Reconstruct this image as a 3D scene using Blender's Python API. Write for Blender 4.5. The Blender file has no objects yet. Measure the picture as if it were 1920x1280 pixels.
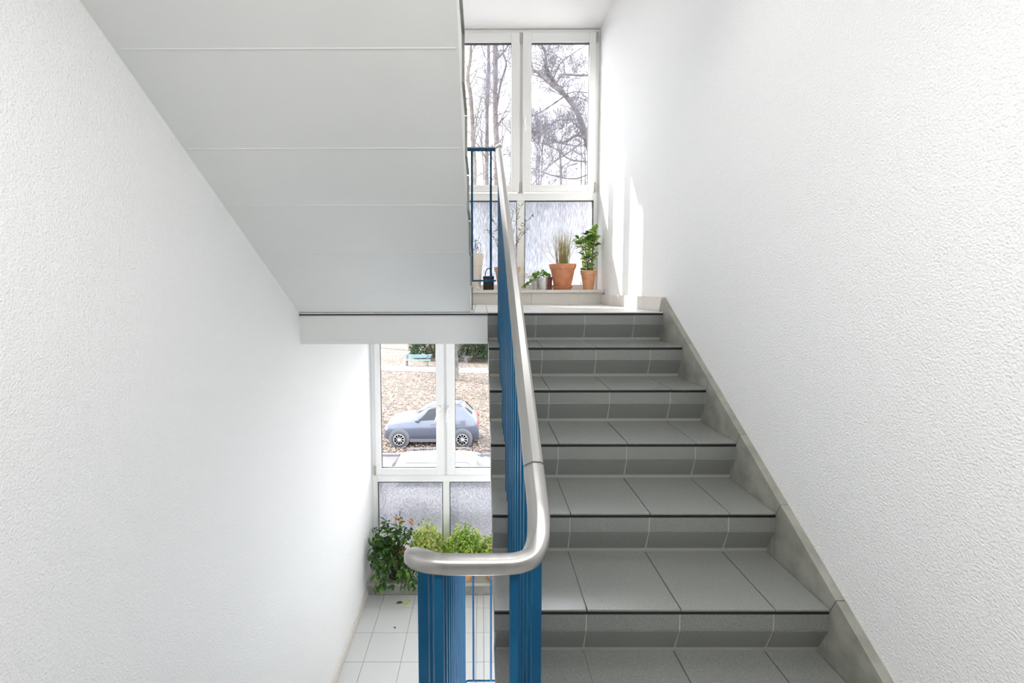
import bpy, math, random
from mathutils import Vector, Matrix
R = random.Random(7)
PI = math.pi
OZ = 2.9915                       # lower half-landing floor is z = 0; measurements below are relative to the eye

# ------------------------------------------------------------------ camera, sky, sun, lights, exposure
C = bpy.context.scene.collection
SC = bpy.context.scene
MR = [[0.9999944857, 0.0026429142, -0.0020108656],
      [-0.0027680771, 0.9978798800, -0.0650220394],
      [0.0018347548, 0.0650272471, 0.9978818020]]
FPX, CX, CY = 825.44, 900.9, 596.44
cam_d = bpy.data.cameras.new('camera'); cam = bpy.data.objects.new('camera', cam_d); C.objects.link(cam)
cam_d.sensor_width = 36; cam_d.lens = FPX / 1920 * 36
cam_d.shift_x = (960 - CX) / 1920; cam_d.shift_y = (CY - 640) / 1920
cam_d.clip_start = .05; cam_d.clip_end = 500
cam.matrix_world = Matrix(((MR[0][0], MR[2][0], -MR[1][0], 0), (MR[0][1], MR[2][1], -MR[1][1], 0),
                           (MR[0][2], MR[2][2], -MR[1][2], OZ), (0, 0, 0, 1)))
SC.camera = cam
SKY, SUN, EXPO = 4.4, 10.0, 0.42
W = bpy.data.worlds.new('sky'); SC.world = W; W.use_nodes = True
wn = W.node_tree.nodes; wl = W.node_tree.links; bg = wn['Background']
tc = wn.new('ShaderNodeTexCoord'); nz = wn.new('ShaderNodeTexNoise'); nz.inputs['Scale'].default_value = 2.2; nz.inputs['Detail'].default_value = 5
rp = wn.new('ShaderNodeValToRGB'); rp.color_ramp.elements[0].position = .38; rp.color_ramp.elements[0].color = (.80, .87, 1, 1)
rp.color_ramp.elements[1].position = .6; rp.color_ramp.elements[1].color = (1, 1, 1, 1)
wl.new(tc.outputs['Generated'], nz.inputs['Vector']); wl.new(nz.outputs['Fac'], rp.inputs['Fac']); wl.new(rp.outputs['Color'], bg.inputs['Color'])
bg.inputs['Strength'].default_value = SKY
sd = bpy.data.lights.new('sun', 'SUN'); sd.energy = SUN; sd.angle = .0093; sd.color = (1, .96, .9)
sun = bpy.data.objects.new('sun', sd); C.objects.link(sun)
sun.rotation_euler = Vector((1, -.585, -.84)).to_track_quat('-Z', 'Y').to_euler(); sun.location = (-20, 20, 30)


def area(name, loc, direction, sx, sy, power, col=(1, 1, 1)):
    l = bpy.data.lights.new(name, 'AREA'); l.shape = 'RECTANGLE'; l.size = sx; l.size_y = sy; l.energy = power; l.color = col
    o = bpy.data.objects.new(name, l); C.objects.link(o); o.location = (loc[0], loc[1], loc[2] + OZ)
    o.rotation_euler = Vector(direction).to_track_quat('-Z', 'Y').to_euler()
    return o


area('flight_fill', (.3, 1.65, 1.74), (-.1, -.55, -1), .8, .7, 9, (1, .99, .97))  # added fill, no real fitting: brightens treads and right wall from overhead
area('landing_fill', (0.0, .25, 1.06), (0, .1, -1), 1.1, .9, 35, (1, .995, .985))  # added fill out of view above the viewer, lifts the near walls
area('upper_landing_fill', (-.5, 3.35, 2.46), (-.15, -.5, -1), 1.1, .8, 9, (1, .99, .98))  # added fill out of view, lights the landing and treads from ahead
area('lower_landing_fill', (.2, 3.3, -.36), (0, -.2, -1), 1.2, .7, 2, (1, .99, .97))  # added fill hidden under the slab, lifts the lower floor
SC.view_settings.view_transform = 'Standard'; SC.view_settings.look = 'None'
SC.view_settings.exposure = EXPO; SC.view_settings.gamma = 1; SC.view_settings.use_curve_mapping = False
SC.cycles.max_bounces = 10; SC.cycles.diffuse_bounces = 6; SC.cycles.transparent_max_bounces = 16
SC.cycles.sample_clamp_indirect = 6


def at(u, v, Y):                  # a point at depth Y seen at photo pixel (u, v), relative to the eye
    a = ((u - CX) / FPX, 1.0, -(v - CY) / FPX)
    d = [sum(MR[r][c] * a[r] for r in range(3)) for c in range(3)]
    return Vector(d) * (Y / d[1])


# ------------------------------------------------------------------ materials
def _n(nt, t, **k):
    n = nt.nodes.new(t)
    for a, b in k.items(): n.inputs[a].default_value = b
    return n


def mat(name, col, rough=.6, metal=0, var=None, vscale=200, vdetail=2, bump=0, bscale=60, bdetail=2, bdist=.002, spec=None, coat=0, stretch=None, ramp=None, emis=None, trans=0):
    m = bpy.data.materials.new(name); m.use_nodes = True; nt = m.node_tree; L = nt.links
    p = nt.nodes['Principled BSDF']
    p.inputs['Base Color'].default_value = (*col, 1); p.inputs['Roughness'].default_value = rough; p.inputs['Metallic'].default_value = metal
    if spec is not None: p.inputs['Specular IOR Level'].default_value = spec
    if coat: p.inputs['Coat Weight'].default_value = coat; p.inputs['Coat Roughness'].default_value = .08
    t = nt.nodes.new('ShaderNodeTexCoord'); g = nt.nodes.new('ShaderNodeNewGeometry')
    mp = nt.nodes.new('ShaderNodeMapping'); L.new(g.outputs['Position'], mp.inputs['Vector'])
    if stretch: mp.inputs['Scale'].default_value = stretch
    src = None
    if var is not None:
        nn = _n(nt, 'ShaderNodeTexNoise', Scale=vscale, Detail=vdetail); L.new(mp.outputs[0], nn.inputs['Vector'])
        r = nt.nodes.new('ShaderNodeValToRGB'); r.color_ramp.elements[0].position = .36; r.color_ramp.elements[1].position = .64
        r.color_ramp.elements[0].color = (*col, 1); r.color_ramp.elements[1].color = (*var, 1)
        if ramp: r.color_ramp.elements[0].position, r.color_ramp.elements[1].position = ramp
        L.new(nn.outputs['Fac'], r.inputs['Fac']); L.new(r.outputs['Color'], p.inputs['Base Color']); src = r.outputs['Color']
    if bump:
        nb = _n(nt, 'ShaderNodeTexNoise', Scale=bscale, Detail=bdetail); L.new(mp.outputs[0], nb.inputs['Vector'])
        b = _n(nt, 'ShaderNodeBump', Strength=bump, Distance=bdist); L.new(nb.outputs['Fac'], b.inputs['Height']); L.new(b.outputs[0], p.inputs['Normal'])
    if trans:
        tr = nt.nodes.new('ShaderNodeBsdfTranslucent'); tr.inputs['Color'].default_value = (*(min(1, c * 1.6) for c in col), 1)
        mx = nt.nodes.new('ShaderNodeMixShader'); mx.inputs[0].default_value = trans
        L.new(p.outputs[0], mx.inputs[1]); L.new(tr.outputs[0], mx.inputs[2]); L.new(mx.outputs[0], nt.nodes['Material Output'].inputs[0])
        if src: L.new(src, tr.inputs['Color'])
    return m


def glass_mat(name, tint=(1, 1, 1)):
    m = bpy.data.materials.new(name); m.use_nodes = True; nt = m.node_tree; L = nt.links; nt.nodes.remove(nt.nodes['Principled BSDF'])
    tr = nt.nodes.new('ShaderNodeBsdfTransparent'); tr.inputs[0].default_value = (*tint, 1)
    gl = nt.nodes.new('ShaderNodeBsdfGlossy'); gl.inputs['Roughness'].default_value = .01
    fr = nt.nodes.new('ShaderNodeLayerWeight'); fr.inputs[0].default_value = .5
    pw = nt.nodes.new('ShaderNodeMath'); pw.operation = 'POWER'; pw.inputs[1].default_value = 4; L.new(fr.outputs['Facing'], pw.inputs[0])
    ma = nt.nodes.new('ShaderNodeMath'); ma.operation = 'MULTIPLY_ADD'; ma.inputs[1].default_value = .45; ma.inputs[2].default_value = .008; L.new(pw.outputs[0], ma.inputs[0])
    mx = nt.nodes.new('ShaderNodeMixShader'); L.new(ma.outputs[0], mx.inputs[0]); L.new(tr.outputs[0], mx.inputs[1]); L.new(gl.outputs[0], mx.inputs[2])
    L.new(mx.outputs[0], nt.nodes['Material Output'].inputs[0]); return m


def frost_mat(name, stretch, scale):
    m = bpy.data.materials.new(name); m.use_nodes = True; nt = m.node_tree; L = nt.links; nt.nodes.remove(nt.nodes['Principled BSDF'])
    g = nt.nodes.new('ShaderNodeNewGeometry'); mp = nt.nodes.new('ShaderNodeMapping'); mp.inputs['Scale'].default_value = stretch; L.new(g.outputs['Position'], mp.inputs[0])
    nn = _n(nt, 'ShaderNodeTexNoise', Scale=scale, Detail=2); L.new(mp.outputs[0], nn.inputs['Vector'])
    bp = _n(nt, 'ShaderNodeBump', Strength=1.0, Distance=.004); L.new(nn.outputs['Fac'], bp.inputs['Height'])
    rf = nt.nodes.new('ShaderNodeBsdfRefraction'); rf.inputs['IOR'].default_value = 1.35; rf.inputs['Color'].default_value = (.40, .405, .43, 1); rf.inputs['Roughness'].default_value = .06; L.new(bp.outputs[0], rf.inputs['Normal'])
    rr_ = nt.nodes.new('ShaderNodeValToRGB'); rr_.color_ramp.elements[0].position = .38; rr_.color_ramp.elements[0].color = (.28, .28, .30, 1); rr_.color_ramp.elements[1].position = .6; rr_.color_ramp.elements[1].color = (.50, .50, .51, 1)
    L.new(nn.outputs['Fac'], rr_.inputs['Fac']); L.new(rr_.outputs['Color'], rf.inputs['Color'])
    tl = nt.nodes.new('ShaderNodeBsdfTranslucent'); tl.inputs[0].default_value = (.6, .61, .65, 1); L.new(bp.outputs[0], tl.inputs['Normal'])
    tr = nt.nodes.new('ShaderNodeBsdfTransparent')
    gl = nt.nodes.new('ShaderNodeBsdfGlossy'); gl.inputs['Roughness'].default_value = .15; L.new(bp.outputs[0], gl.inputs['Normal'])
    a = nt.nodes.new('ShaderNodeMixShader'); a.inputs[0].default_value = .14; L.new(rf.outputs[0], a.inputs[1]); L.new(tl.outputs[0], a.inputs[2])
    b = nt.nodes.new('ShaderNodeMixShader'); b.inputs[0].default_value = .20; L.new(a.outputs[0], b.inputs[1]); L.new(tr.outputs[0], b.inputs[2])
    c = nt.nodes.new('ShaderNodeMixShader'); c.inputs[0].default_value = .06; L.new(b.outputs[0], c.inputs[1]); L.new(gl.outputs[0], c.inputs[2])
    L.new(c.outputs[0], nt.nodes['Material Output'].inputs[0]); return m


M = {}
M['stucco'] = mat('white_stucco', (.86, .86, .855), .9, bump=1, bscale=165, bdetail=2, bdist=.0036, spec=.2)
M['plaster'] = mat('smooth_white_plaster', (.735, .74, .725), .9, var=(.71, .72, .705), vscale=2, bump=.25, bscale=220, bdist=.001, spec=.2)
M['backwall'] = mat('taupe_landing_wall', (.38, .35, .31), .9)
M['ceiling'] = mat('ceiling_paint', (.92, .92, .91), .9, bump=.2, bscale=180, bdist=.001, spec=.2)
M['tile'] = mat('speckled_grey_tile', (.165, .172, .16), .25, var=(.28, .288, .273), vscale=520, vdetail=1, ramp=(.3, .7), spec=.95, bump=.1, bscale=700, bdist=.0003)
M['floor_tile'] = mat('lit_speckled_floor_tile', (.55, .555, .55), .35, var=(.66, .66, .65), vscale=700, vdetail=1, bump=.08, bscale=500, bdist=.0003)  # likely the stair tile again, made paler to carry the window light
M['grout'] = mat('cement_grout', (.46, .46, .43), .9)
M['dgrout'] = mat('dark_grout', (.13, .13, .12), .9)
M['strip'] = mat('black_rubber_strip', (.008, .008, .008), .35)
M['skirt'] = mat('grey_stone_skirting', (.25, .25, .215), .5, var=(.34, .335, .295), vscale=14, vdetail=6, bump=.2, bscale=120, bdist=.001)
M['sill'] = mat('terrazzo_sill_stone', (.60, .565, .52), .45, var=(.75, .72, .67), vscale=220, vdetail=3, ramp=(.35, .62))
M['sill_shaded'] = mat('shaded_sill_stone', (.36, .35, .31), .45, var=(.47, .46, .42), vscale=200, vdetail=3, ramp=(.35, .62))  # same stone as the upper sill, darkened to carry the plants' shade
M['pvc'] = mat('white_window_pvc', (.90, .90, .885), .3)
M['seal'] = mat('dark_rubber_seal', (.05, .05, .055), .6)
M['hinge'] = mat('cream_hinge_metal', (.55, .52, .44), .35, metal=.4)
M['glass'] = glass_mat('clear_window_glass')
M['frost_u'] = frost_mat('streaked_rain_glass', (1, 1, .13), 120)
M['frost_l'] = frost_mat('hammered_rain_glass', (1, 1, .45), 110)
M['blue'] = mat('blue_enamel_paint', (.006, .085, .19), .38, var=(.010, .105, .22), vscale=9, spec=.12)
M['alu'] = mat('brushed_aluminium', (.42, .415, .405), .34, metal=.85, var=(.375, .37, .36), vscale=50, stretch=(1, .08, .08), bump=.06, bscale=200, bdist=.0005)
M['dark'] = mat('dark_gap', (.03, .03, .03), .9)
M['terra'] = mat('terracotta', (.52, .20, .09), .8, var=(.62, .27, .14), vscale=18, vdetail=5)
M['terra2'] = mat('pale_terracotta', (.66, .33, .17), .8, var=(.72, .40, .23), vscale=18, vdetail=5)
M['beige'] = mat('beige_ceramic', (.74, .66, .57), .6)
M['zinc'] = mat('galvanised_zinc', (.62, .64, .66), .35, metal=.7, var=(.75, .77, .78), vscale=40)
M['blackm'] = mat('black_metal', (.012, .012, .012), .45)
M['soil'] = mat('potting_soil', (.035, .024, .016), .95, bump=.8, bscale=200, bdist=.004)
M['stem'] = mat('brown_stem', (.12, .075, .04), .8)
M['gstem'] = mat('green_stem', (.18, .25, .06), .7)
M['leafd'] = mat('dark_green_leaf', (.035, .10, .022), .4, var=(.075, .17, .04), vscale=18, trans=.3)
M['leafm'] = mat('mid_green_leaf', (.12, .30, .03), .45, var=(.28, .48, .07), vscale=22, trans=.45)
M['leafy'] = mat('yellow_green_leaf', (.60, .72, .10), .5, var=(.86, .88, .34), vscale=16, trans=.5)
M['leafo'] = mat('olive_leaf', (.14, .19, .09), .5, var=(.26, .30, .17), vscale=40, trans=.3)
M['leafb'] = mat('orange_brown_leaf', (.50, .22, .03), .6, trans=.4)
M['grass'] = mat('dry_straw_grass', (.66, .50, .30), .8, var=(.55, .58, .20), vscale=14, trans=.3)
M['twigpink'] = mat('dry_reddish_twig', (.40, .24, .18), .8)
M['bark'] = mat('grey_brown_bark', (.13, .11, .10), .9, var=(.23, .20, .19), vscale=5, vdetail=4, bump=.6, bscale=14, bdist=.03)
M['barkm'] = mat('mossy_bark', (.115, .10, .075), .9, var=(.17, .15, .12), vscale=4, vdetail=4)
M['twig'] = mat('fine_twigs', (.16, .148, .165), .9)
M['evergreen'] = mat('evergreen_foliage', (.035, .06, .03), .7, var=(.08, .12, .06), vscale=8, trans=.15)
M['asphalt'] = mat('pale_asphalt', (.095, .092, .105), .9, var=(.125, .12, .135), vscale=3, vdetail=6)
M['path'] = mat('gravel_path', (.20, .195, .20), .95, var=(.24, .235, .24), vscale=4, vdetail=6)
M['kerb'] = mat('kerb_stone', (.15, .14, .14), .9)


def leaf_ground():
    m = bpy.data.materials.new('leaf_littered_ground'); m.use_nodes = True; nt = m.node_tree; L = nt.links; p = nt.nodes['Principled BSDF']; p.inputs['Roughness'].default_value = .95
    g = nt.nodes.new('ShaderNodeNewGeometry')
    v = nt.nodes.new('ShaderNodeTexVoronoi'); v.inputs['Scale'].default_value = 9; L.new(g.outputs['Position'], v.inputs['Vector'])
    r = nt.nodes.new('ShaderNodeValToRGB'); r.color_ramp.interpolation = 'CONSTANT'
    cs = [(.05, .034, .03), (.125, .09, .08), (.18, .155, .135), (.105, .10, .075), (.16, .11, .095), (.215, .195, .175)]
    r.color_ramp.elements[0].color = (*cs[0], 1); r.color_ramp.elements[1].position = .9; r.color_ramp.elements[1].color = (*cs[5], 1)
    for i, c in enumerate(cs[1:5]): e = r.color_ramp.elements.new(.18 * (i + 1)); e.color = (*c, 1)
    sx = nt.nodes.new('ShaderNodeSeparateColor'); L.new(v.outputs['Color'], sx.inputs[0]); L.new(sx.outputs[0], r.inputs['Fac'])
    n = _n(nt, 'ShaderNodeTexNoise', Scale=.5, Detail=4); L.new(g.outputs['Position'], n.inputs['Vector'])
    q = nt.nodes.new('ShaderNodeValToRGB'); q.color_ramp.elements[0].position = .4; q.color_ramp.elements[0].color = (.75, .78, .7, 1); q.color_ramp.elements[1].position = .65
    L.new(n.outputs['Fac'], q.inputs['Fac'])
    mx = nt.nodes.new('ShaderNodeMix'); mx.data_type = 'RGBA'; mx.blend_type = 'MULTIPLY'; mx.inputs[0].default_value = 1
    L.new(r.outputs['Color'], mx.inputs[6]); L.new(q.outputs['Color'], mx.inputs[7]); L.new(mx.outputs[2], p.inputs['Base Color'])
    return m


M['ground'] = leaf_ground()
M['carblue'] = mat('slate_blue_car_paint', (.085, .098, .135), .3, metal=.35, coat=1)
M['carwhite'] = mat('white_car_paint', (.80, .80, .80), .3, coat=1)
M['carglass'] = mat('tinted_car_glass', (.02, .026, .03), .06, spec=.4)
M['tyre'] = mat('tyre_rubber', (.05, .05, .055), .8)
M['rim'] = mat('silver_rim', (.60, .60, .62), .3, metal=.7)
M['clad'] = mat('grey_car_cladding', (.10, .105, .12), .6)
M['red'] = mat('red_tail_lamp', (.65, .03, .03), .2)
M['lamp'] = mat('headlamp_glass', (.75, .78, .82), .1)
M['bench'] = mat('pale_blue_bench_paint', (.17, .29, .37), .5)


# ------------------------------------------------------------------ mesh helpers (all coordinates relative to the eye)
class MB:
    def __init__(s): s.v = []; s.f = []

    def add(s, vs, fs):
        b = len(s.v); s.v += [tuple(x) for x in vs]; s.f += [tuple(i + b for i in f) for f in fs]; return s

    def box(s, x0, x1, y0, y1, z0, z1):
        return s.add([(x0, y0, z0), (x1, y0, z0), (x1, y1, z0), (x0, y1, z0), (x0, y0, z1), (x1, y0, z1), (x1, y1, z1), (x0, y1, z1)],
                     [(0, 3, 2, 1), (4, 5, 6, 7), (0, 1, 5, 4), (1, 2, 6, 5), (2, 3, 7, 6), (3, 0, 4, 7)])

    def prism(s, poly, x0, x1):            # poly in (y, z), extruded along x
        n = len(poly)
        return s.add([(x0, y, z) for y, z in poly] + [(x1, y, z) for y, z in poly],
                     [tuple(range(n - 1, -1, -1)), tuple(range(n, 2 * n))] + [(i, (i + 1) % n, n + (i + 1) % n, n + i) for i in range(n)])

    def tube(s, pts, rads, n=6, cap=True):
        pts = [Vector(p) for p in pts]
        if not hasattr(rads, '__len__'): rads = [rads] * len(pts)
        b = len(s.v); u = None
        for i, p in enumerate(pts):
            t = (pts[min(i + 1, len(pts) - 1)] - pts[max(i - 1, 0)]).normalized()
            if u is None: u = t.orthogonal().normalized()
            u = (u - t * u.dot(t))
            u = u.normalized() if u.length > 1e-6 else t.orthogonal().normalized()
            w = t.cross(u)
            for k in range(n):
                a = 2 * PI * k / n; q = p + (u * math.cos(a) + w * math.sin(a)) * rads[i]; s.v.append(tuple(q))
        for i in range(len(pts) - 1):
            for k in range(n):
                k2 = (k + 1) % n; s.f.append((b + i * n + k, b + i * n + k2, b + (i + 1) * n + k2, b + (i + 1) * n + k))
        if cap:
            s.f.append(tuple(b + k for k in range(n - 1, -1, -1))); e = b + (len(pts) - 1) * n; s.f.append(tuple(e + k for k in range(n)))
        return s

    def sweep(s, pts, prof, up=Vector((0, 0, 1)), scales=None):
        pts = [Vector(p) for p in pts]; b = len(s.v); n = len(prof)
        for i, p in enumerate(pts):
            t = (pts[min(i + 1, len(pts) - 1)] - pts[max(i - 1, 0)]).normalized()
            r = t.cross(up).normalized(); w = r.cross(t); sc = scales[i] if scales else 1
            for a, c in prof: s.v.append(tuple(p + r * a * sc + w * c * sc))
        for i in range(len(pts) - 1):
            for k in range(n):
                k2 = (k + 1) % n; s.f.append((b + i * n + k, b + i * n + k2, b + (i + 1) * n + k2, b + (i + 1) * n + k))
        s.f.append(tuple(b + k for k in range(n - 1, -1, -1))); e = b + (len(pts) - 1) * n; s.f.append(tuple(e + k for k in range(n)))
        return s

    def lathe(s, c, prof, n=28, axis='z', tilt=None):
        b = len(s.v); c = Vector(c)
        for r, h in prof:
            for k in range(n):
                a = 2 * PI * k / n
                q = Vector((r * math.cos(a), r * math.sin(a), h)) if axis == 'z' else Vector((r * math.cos(a), h, r * math.sin(a)))
                if tilt is not None: q = tilt @ q
                s.v.append(tuple(c + q))
        for i in range(len(prof) - 1):
            for k in range(n):
                k2 = (k + 1) % n; f = (b + i * n + k, b + i * n + k2, b + (i + 1) * n + k2, b + (i + 1) * n + k)
                s.f.append(f if axis == 'z' else f[::-1])
        s.f.append(tuple(b + k for k in range(n))[::-1 if axis == 'z' else 1]); e = b + (len(prof) - 1) * n; s.f.append(tuple(e + k for k in range(n))[::1 if axis == 'z' else -1])
        return s

    def leaf(s, p, d, l, w, nrm=None, fold=.25):
        p = Vector(p); d = Vector(d).normalized(); nrm = Vector(nrm) if nrm is not None else Vector((R.uniform(-1, 1), R.uniform(-1, 1), R.uniform(.2, 1.2)))
        sd_ = d.cross(nrm)
        sd_ = sd_.normalized() if sd_.length > 1e-5 else d.orthogonal().normalized()
        n = sd_.cross(d)
        m1 = p + d * l * .32; m2 = p + d * l * .68
        return s.add([p, m1 + sd_ * w * .46 + n * w * fold, m2 + sd_ * w * .36 + n * w * fold, p + d * l - n * l * .1, m2 - sd_ * w * .36 + n * w * fold, m1 - sd_ * w * .46 + n * w * fold, m1, m2],
                     [(0, 1, 6), (6, 1, 2, 7), (7, 2, 3), (0, 6, 5), (6, 7, 4, 5), (7, 3, 4)])

    def mesh(s, name, m, org=(0, 0, 0), smooth=False):
        me = bpy.data.meshes.new(name); o = Vector(org)
        me.from_pydata([tuple(Vector(v) - o) for v in s.v], [], s.f); me.update()
        if m: me.materials.append(m)
        if smooth: me.polygons.foreach_set('use_smooth', [True] * len(me.polygons))
        return me


BASE = {}


def put(name, mb, m, parent=None, smooth=False, org=None, bevel=0, **props):
    """one mesh object; geometry given relative to the eye"""
    if parent is None:
        if org is None:
            xs = [v[0] for v in mb.v]; ys = [v[1] for v in mb.v]; zs = [v[2] for v in mb.v]
            org = ((min(xs) + max(xs)) / 2, (min(ys) + max(ys)) / 2, min(zs))
        loc = Vector(org) + Vector((0, 0, OZ)); w = Vector(org)
    else:
        w = BASE[parent]; loc = Vector((0, 0, 0))
    o = bpy.data.objects.new(name, mb.mesh(name, m, w, smooth)); C.objects.link(o); o.location = loc
    if parent is not None: o.parent = parent
    BASE[o] = Vector(w)
    if bevel:
        b = o.modifiers.new('bevel', 'BEVEL'); b.width = bevel; b.segments = 2; b.limit_method = 'ANGLE'; b.angle_limit = .6
    for k, v in props.items(): o[k] = v
    return o


def thing(name, org, label=None, cat=None, group=None, kind=None, parent=None):
    o = bpy.data.objects.new(name, None); C.objects.link(o); o.empty_display_size = .05
    o.location = Vector(org) + Vector((0, 0, OZ)) if parent is None else Vector(org) - BASE[parent]
    if parent is not None: o.parent = parent
    BASE[o] = Vector(org)
    if label: o['label'] = label
    if cat: o['category'] = cat
    if group: o['group'] = group
    if kind: o['kind'] = kind
    return o


def inst(name, me, loc, parent, rot=None, scale=None):
    o = bpy.data.objects.new(name, me); C.objects.link(o); o.parent = parent; o.location = Vector(loc) - BASE[parent]
    if rot is not None: o.rotation_euler = rot
    if scale is not None: o.scale = (scale,) * 3 if not hasattr(scale, '__len__') else scale
    BASE[o] = Vector(loc)
    return o


def unit_tile(name, sx, sy, sz, m, bev=.0012):
    """a tile slab with chamfered top edges, origin at its lower corner"""
    b = bev; mb = MB()
    mb.add([(0, 0, 0), (sx, 0, 0), (sx, sy, 0), (0, sy, 0), (0, 0, sz - b), (sx, 0, sz - b), (sx, sy, sz - b), (0, sy, sz - b),
            (b, b, sz), (sx - b, b, sz), (sx - b, sy - b, sz), (b, sy - b, sz)],
           [(0, 3, 2, 1), (0, 1, 5, 4), (1, 2, 6, 5), (2, 3, 7, 6), (3, 0, 4, 7), (4, 5, 9, 8), (5, 6, 10, 9), (6, 7, 11, 10), (7, 4, 8, 11), (8, 9, 10, 11)])
    return mb.mesh(name, m)


# ------------------------------------------------------------------ measured layout
G, RI = .2717, .1776               # going and rise
Y0, Z0 = 2.7125, -.1404            # nosing of the upper half-landing
XL, XR = -1.131, 1.150             # side walls
XS0, XS1 = .0373, 1.1188           # tiled width of the right-hand flight
TJ = [.0373, .3372, .6402, .9432, 1.1188]
YW = 4.41                          # inner face of the windows
YP = 4.138                         # plinth below the sill
ZL = -2.9915                       # lower half-landing floor
HS = -(ZL - Z0)                    # storey height
ZLAND = Z0 - 8 * RI                # main landing where the viewer stands
YL2 = 2.984                        # first riser of the left-hand flights
XB = -.069                         # well side of the left-hand flights
CEIL = 2.508

# ------------------------------------------------------------------ the shell
put('wall_right', MB().box(XR, XR + .25, -1.7, 4.75, ZL - .3, 3.2), M['stucco'], kind='structure', label='rough white stucco wall to the right of the stairs')
put('wall_left', MB().box(XL - .25, XL, -1.7, 4.50, ZL - .3, 3.2), M['stucco'], kind='structure', label='rough white stucco wall on the left side of the stairwell')
put('wall_back', MB().box(XL, XR, -1.9, -1.7, ZL - .3, 3.2), M['backwall'], kind='structure')
put('wall_top', MB().box(XL - .25, XR + .25, -1.9, 4.75, 3.2, 3.4), M['ceiling'], kind='structure')
lf = put('floor', MB().box(XL, XR, 2.72, 4.6, ZL - .22, ZL - .009), M['grout'], kind='structure', label='tiled floor of the lower half-landing, window light in the tile colour')


def floor_tiles(parent, z, xs, ys, m):
    cache = {}
    for i in range(len(xs) - 1):
        for j in range(len(ys) - 1):
            sx, sy = round(xs[i + 1] - xs[i] - .003, 4), round(ys[j + 1] - ys[j] - .003, 4)
            if (sx, sy) not in cache: cache[sx, sy] = unit_tile('tile', sx, sy, .009, m)
            inst('tile', cache[sx, sy], (xs[i] + .0015, ys[j] + .0015, z - .009 + R.uniform(-.0002, .0002)), parent)


FX = [-1.117, -.9604, -.6574, -.3544, -.0514, .012, .2516, .5546, .8576, 1.119]
floor_tiles(lf, ZL, FX, [2.75, 3.055, 3.358, 3.661, 3.964, YP], M['floor_tile'])

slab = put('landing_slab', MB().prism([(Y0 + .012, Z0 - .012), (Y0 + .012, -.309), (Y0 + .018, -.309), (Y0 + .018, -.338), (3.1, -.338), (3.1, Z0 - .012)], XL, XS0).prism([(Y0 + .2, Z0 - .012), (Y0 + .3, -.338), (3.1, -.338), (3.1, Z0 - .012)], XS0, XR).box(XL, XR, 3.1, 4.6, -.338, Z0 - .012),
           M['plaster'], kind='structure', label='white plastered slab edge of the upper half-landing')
floor_tiles(slab, Z0, [XL, -.96, -.657, -.354, -.051, .0373, .3372, .6402, .9432, 1.119], [Y0 + .002, 3.055, 3.358, 3.661, 3.964, YP], M['floor_tile'])
put('edge_strip', MB().box(XL + .001, XS0, Y0 + .003, Y0 + .02, Z0 - .017, Z0 - .009), M['strip'], slab, label='black strip under the landing edge tiles')
put('ceiling', MB().box(XL, XR, Y0, 4.6, CEIL, CEIL + .2), M['ceiling'], kind='structure', label='white ceiling above the upper window')


# flights
def right_flight(n):
    fl = MB(); top = []
    poly = [(Y0 + .3, Z0 - .012)]
    for k in range(n):
        yk, zk = Y0 - k * G, Z0 - k * RI
        poly += [(yk + .012, zk - .008), (yk + .0068, zk - .019), (yk + .0068, zk - .076), (yk + .0488, zk - RI - .008)]
    poly += [(Y0 - n * G - .2, Z0 - n * RI - .008), (Y0 - n * G - .2, Z0 - n * RI - .2), (Y0 - n * G + .05, Z0 - n * RI - .2), (Y0 + .3, Z0 - .338)]
    p = put('stair_flight', MB().prism(poly, XS0 + .006, XS1), M['grout'], kind='structure', label='grey tiled flight of stairs rising to the upper half-landing')
    cache = {}
    for k in range(n):
        yk, zk = Y0 - k * G, Z0 - k * RI
        put('edge_strip', MB().box(XS0 + .002, XS1 - .001, yk + .0028, yk + .02, zk - .0178, zk - .0066), M['strip'], p, label='black strip under the tread edge')
        for i in range(4):
            sx = round(TJ[i + 1] - TJ[i] - .0035, 4); x = TJ[i] + .00175
            if k > 0:
                key = (i, 't')
                if key not in cache: cache[key] = unit_tile('tread_tile', sx, G + .0495, .0065, M['tile'])
                inst('tread_tile', cache[key], (x, yk, zk - .0065), p)
            key = (i, 'r')
            if key not in cache:
                cache[key] = MB().add([(0, 0, 0), (sx, 0, 0), (sx, 0, -.0555), (0, 0, -.0555), (.001, -.008, -.001), (sx - .001, -.008, -.001), (sx - .001, -.008, -.055), (.001, -.008, -.055)],
                                      [(4, 7, 6, 5), (0, 4, 5, 1), (1, 5, 6, 2), (2, 6, 7, 3), (3, 7, 4, 0)]).mesh('riser_tile', M['tile'])
                h = .1025; d = .042
                cache[i, 'l'] = MB().add([(0, 0, 0), (sx, 0, 0), (sx, d, -h), (0, d, -h), (.001, -.008, -.002), (sx - .001, -.008, -.002), (sx - .001, d - .008, -h), (.001, d - .008, -h)],
                                         [(4, 7, 6, 5), (0, 4, 5, 1), (1, 5, 6, 2), (2, 6, 7, 3), (3, 7, 4, 0)]).mesh('toe_tile', M['tile'])
            inst('riser_tile', cache[key], (x, yk + .0125, zk - .0185), p)
            inst('toe_tile', cache[i, 'l'], (x, yk + .0125, zk - .0755), p)
    return p


rf = right_flight(8)
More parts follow.
